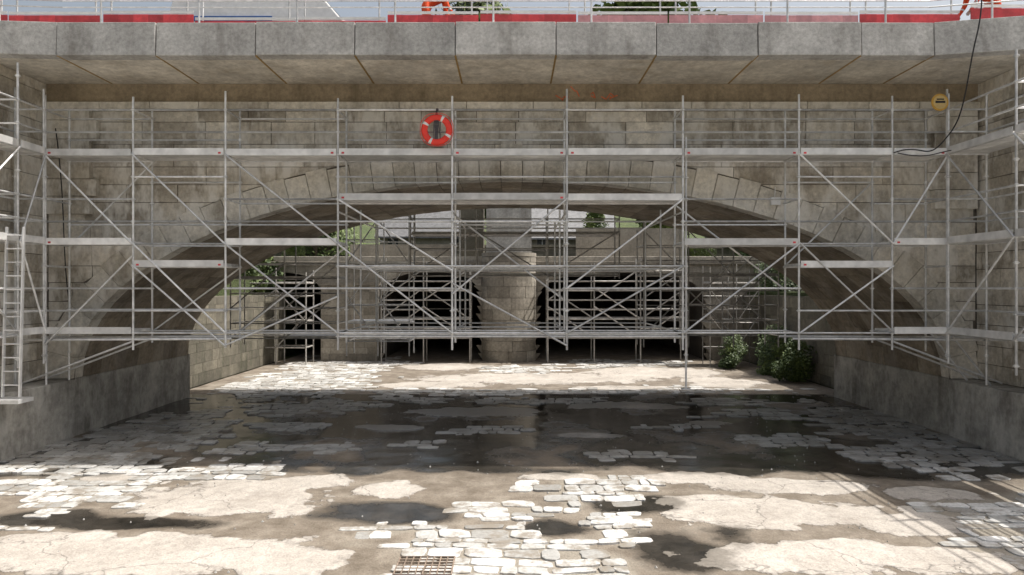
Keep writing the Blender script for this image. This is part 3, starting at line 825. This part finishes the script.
m=MB(); ashlar(m,(0,56,0),(1,0,0),(0,-1,0),-30,30,0,6.9,hc=(.5,.7),lb=(.8,1.8)); m.box((-30,56.03,0),(30,57,6.9),0,.5); m.box((-30,55.8,6.9),(30,57,7.1),0,.9); m.obj('stone_retaining_wall',[M_dkstone])
def house(x0,x1,y0,y1,zb,ze,zr,name='stone_house'):
    H=empty(name); m=MB()
    m.box((x0,y0,zb),(x1,y1,ze),0,.5); m.add([(x0,y0,ze),(x0,(y0+y1)/2,zr-.15),(x0,y1,ze)],[(0,1,2)],0); m.add([(x1,y0,ze),(x1,(y0+y1)/2,zr-.15),(x1,y1,ze)],[(2,1,0)],0)
    m.obj('walls',[M_far],H)
    m=MB(); yc=(y0+y1)/2
    for ya in (y0-.5,y1+.5):
        m.add([(x0-.4,ya,ze-.2),(x1+.4,ya,ze-.2),(x1+.4,yc,zr),(x0-.4,yc,zr),(x0-.4,ya,ze-.35),(x1+.4,ya,ze-.35),(x1+.4,yc,zr-.15),(x0-.4,yc,zr-.15)],[(0,1,2,3),(7,6,5,4),(0,4,5,1)],0)
    m.box((x0+2,yc-.4,zr-.5),(x0+2.7,yc+.4,zr+.9),1); m.obj('roof',[M_roof,M_far],H)
    m=MB(); nx=max(2,int((x1-x0)/3.2))
    z=zb+.8
    while z+1.2<ze:
        for k in range(nx):
            xx=x0+1.2+k*(x1-x0-2.4)/max(1,nx-1)
            m.box((xx-.45,y0-.03,z),(xx+.45,y0+.05,z+1.2),0); m.box((xx-.55,y0-.08,z-.12),(xx+.55,y0+.02,z),1)
            m.box((xx-.03,y0-.05,z),(xx+.03,y0-.031,z+1.2),2)
        z+=2.9
    m.obj('windows',[M_glass,M_conc,M_white],H)
house(-12,-3.6,62,70,6,8.4,12); house(1.5,9,61,70,6,8.2,12.5)
house(22,36,66,78,3,11,15)

m=MB(); nx,ny=80,26
for j in range(ny+1):
    for i in range(nx+1):
        x=-300+600*i/nx; y=85+j*14
        m.v.append((x,y,-2+j*2.3+18*(abs(x)/300)**1.5*min(1,j/6)+4*nz(x,y,.03,5)*min(1,j/4)))
for j in range(ny):
    for i in range(nx):
        a=j*(nx+1)+i; m.f.append((a,a+1,a+nx+2,a+nx+1)); m.m.append(0); m.r.append(.5); m.sm.append(True)
m.obj('hill',[M_grass])

def tree_mesh(name,h,rad,nleaf,size,trunk=True,zlo=.3,seed=1):
    rs=random.Random(seed); m=MB()
    if trunk:
        m.tube((0,0,-.2),(.1,.05,h*.45),.03*h*.6,9,1,None,.018*h*.6); m.tube((.1,.05,h*.45),(0,0,h*.9),.018*h*.6,8,1,None,.03)
    cl=[]
    nc=26 if trunk else 14
    for k in range(nc):
        z=h*(zlo+(1-zlo)*rs.random()**.9); prof=math.sin(math.pi*min(1,max(.12,(z/h-zlo)/(1-zlo)*.85+.12)))
        a=rs.uniform(0,6.283); r=rad*prof*rs.uniform(.2,.9); c=Vector((r*math.cos(a),r*math.sin(a),z)); cl.append((c,rad*rs.uniform(.22,.42),rs.random()))
        if trunk: m.tube((0,0,max(h*.2,z-rad*.5)),c,.006*h,5,1,None,.02)
    for i in range(nleaf):
        c,r,sh=cl[rs.randrange(nc)]
        d=Vector((rs.gauss(0,1),rs.gauss(0,1),rs.gauss(0,1))).normalized()*r*rs.random()**.4
        p=c+d; u=Vector((rs.gauss(0,1),rs.gauss(0,1),rs.gauss(0,1))).normalized(); w=u.orthogonal().normalized()
        s1=size*rs.uniform(.6,1.3)
        m.add([p-u*s1,p+w*s1*.5,p+u*s1,p-w*s1*.5],[(0,1,2,3)],0,min(1,max(0,sh*.6+rs.random()*.4)))
    o=m.obj(name,[M_leaf,M_bark]); return o
def place(o,locs,name):
    first=True
    for (x,y,z,s_) in locs:
        if first: q=o; first=False
        else: q=bpy.data.objects.new(name,o.data); scene.collection.objects.link(q)
        q.location=(x,y,z); q.scale=(s_,s_,s_); q.rotation_euler=(0,0,U(0,6))
tr=tree_mesh('deciduous_tree',14,5,7000,.29,True,.25,2)
place(tr,[(-19,44,3.5,.55),(-15.5,54,1,.72),(12.5,54,2,.66),(17,47,3,.7),(-27,60,3,1.3),(27,52,3,1.1),(15,75,5,2.2),(-4.5,76,5,2.1),(-50,90,4,1.6),(46,85,4,1.5)],'deciduous_tree')
tr2=tree_mesh('deciduous_tree',11,4,5500,.25,True,.15,5)
place(tr2,[(-23,34,3.8,.8),(22,36,3.2,.8),(7.2,58,5.5,.42),(-33,75,3,1.5),(35,100,4,2)],'deciduous_tree')
bu=tree_mesh('bush',2.0,1.5,3800,.08,False,.05,9)
place(bu,[(10.9,26.0,0,.75),(11.0,28.2,0,.9),(9.9,30.5,0,.7),(-12.6,33,3.6,1.2),(-13,27,3.8,1.2),(13,28,3.2,1.3),(12.6,32,3,1.2),(-11.5,36,4.9,.6),(10.5,37,4.9,.6)],'bush')

# ------------------------------------------------------------------ light, world, camera
sd=Vector((.50,.075,1)).normalized()
sun=bpy.data.lights.new('sun','SUN'); sun.energy=5.0; sun.angle=math.radians(.5); sun.color=(1,.955,.89)
so_=bpy.data.objects.new('sun',sun); scene.collection.objects.link(so_); so_.rotation_euler=(-sd).to_track_quat('-Z','Y').to_euler(); so_.location=(30,10,60)
w=bpy.data.worlds.new('World'); scene.world=w; w.use_nodes=True; nt=w.node_tree
bg=nt.nodes['Background']; sk=nt.nodes.new('ShaderNodeTexSky'); sk.sky_type='NISHITA'; sk.sun_disc=False
sk.sun_elevation=math.asin(sd.z); sk.sun_rotation=math.atan2(sd.x,sd.y); sk.dust_density=7; sk.air_density=1.4
hs=nt.nodes.new('ShaderNodeHueSaturation'); hs.inputs['Saturation'].default_value=0.6
nt.links.new(sk.outputs[0],hs.inputs['Color']); nt.links.new(hs.outputs[0],bg.inputs[0]); bg.inputs[1].default_value=0.15
cam=bpy.data.cameras.new('camera'); cam.lens=24; cam.sensor_width=36; cam.clip_end=3000
co_=bpy.data.objects.new('camera',cam); scene.collection.objects.link(co_); co_.location=(0,0,3.6); co_.rotation_euler=(math.radians(90),0,0)
scene.camera=co_
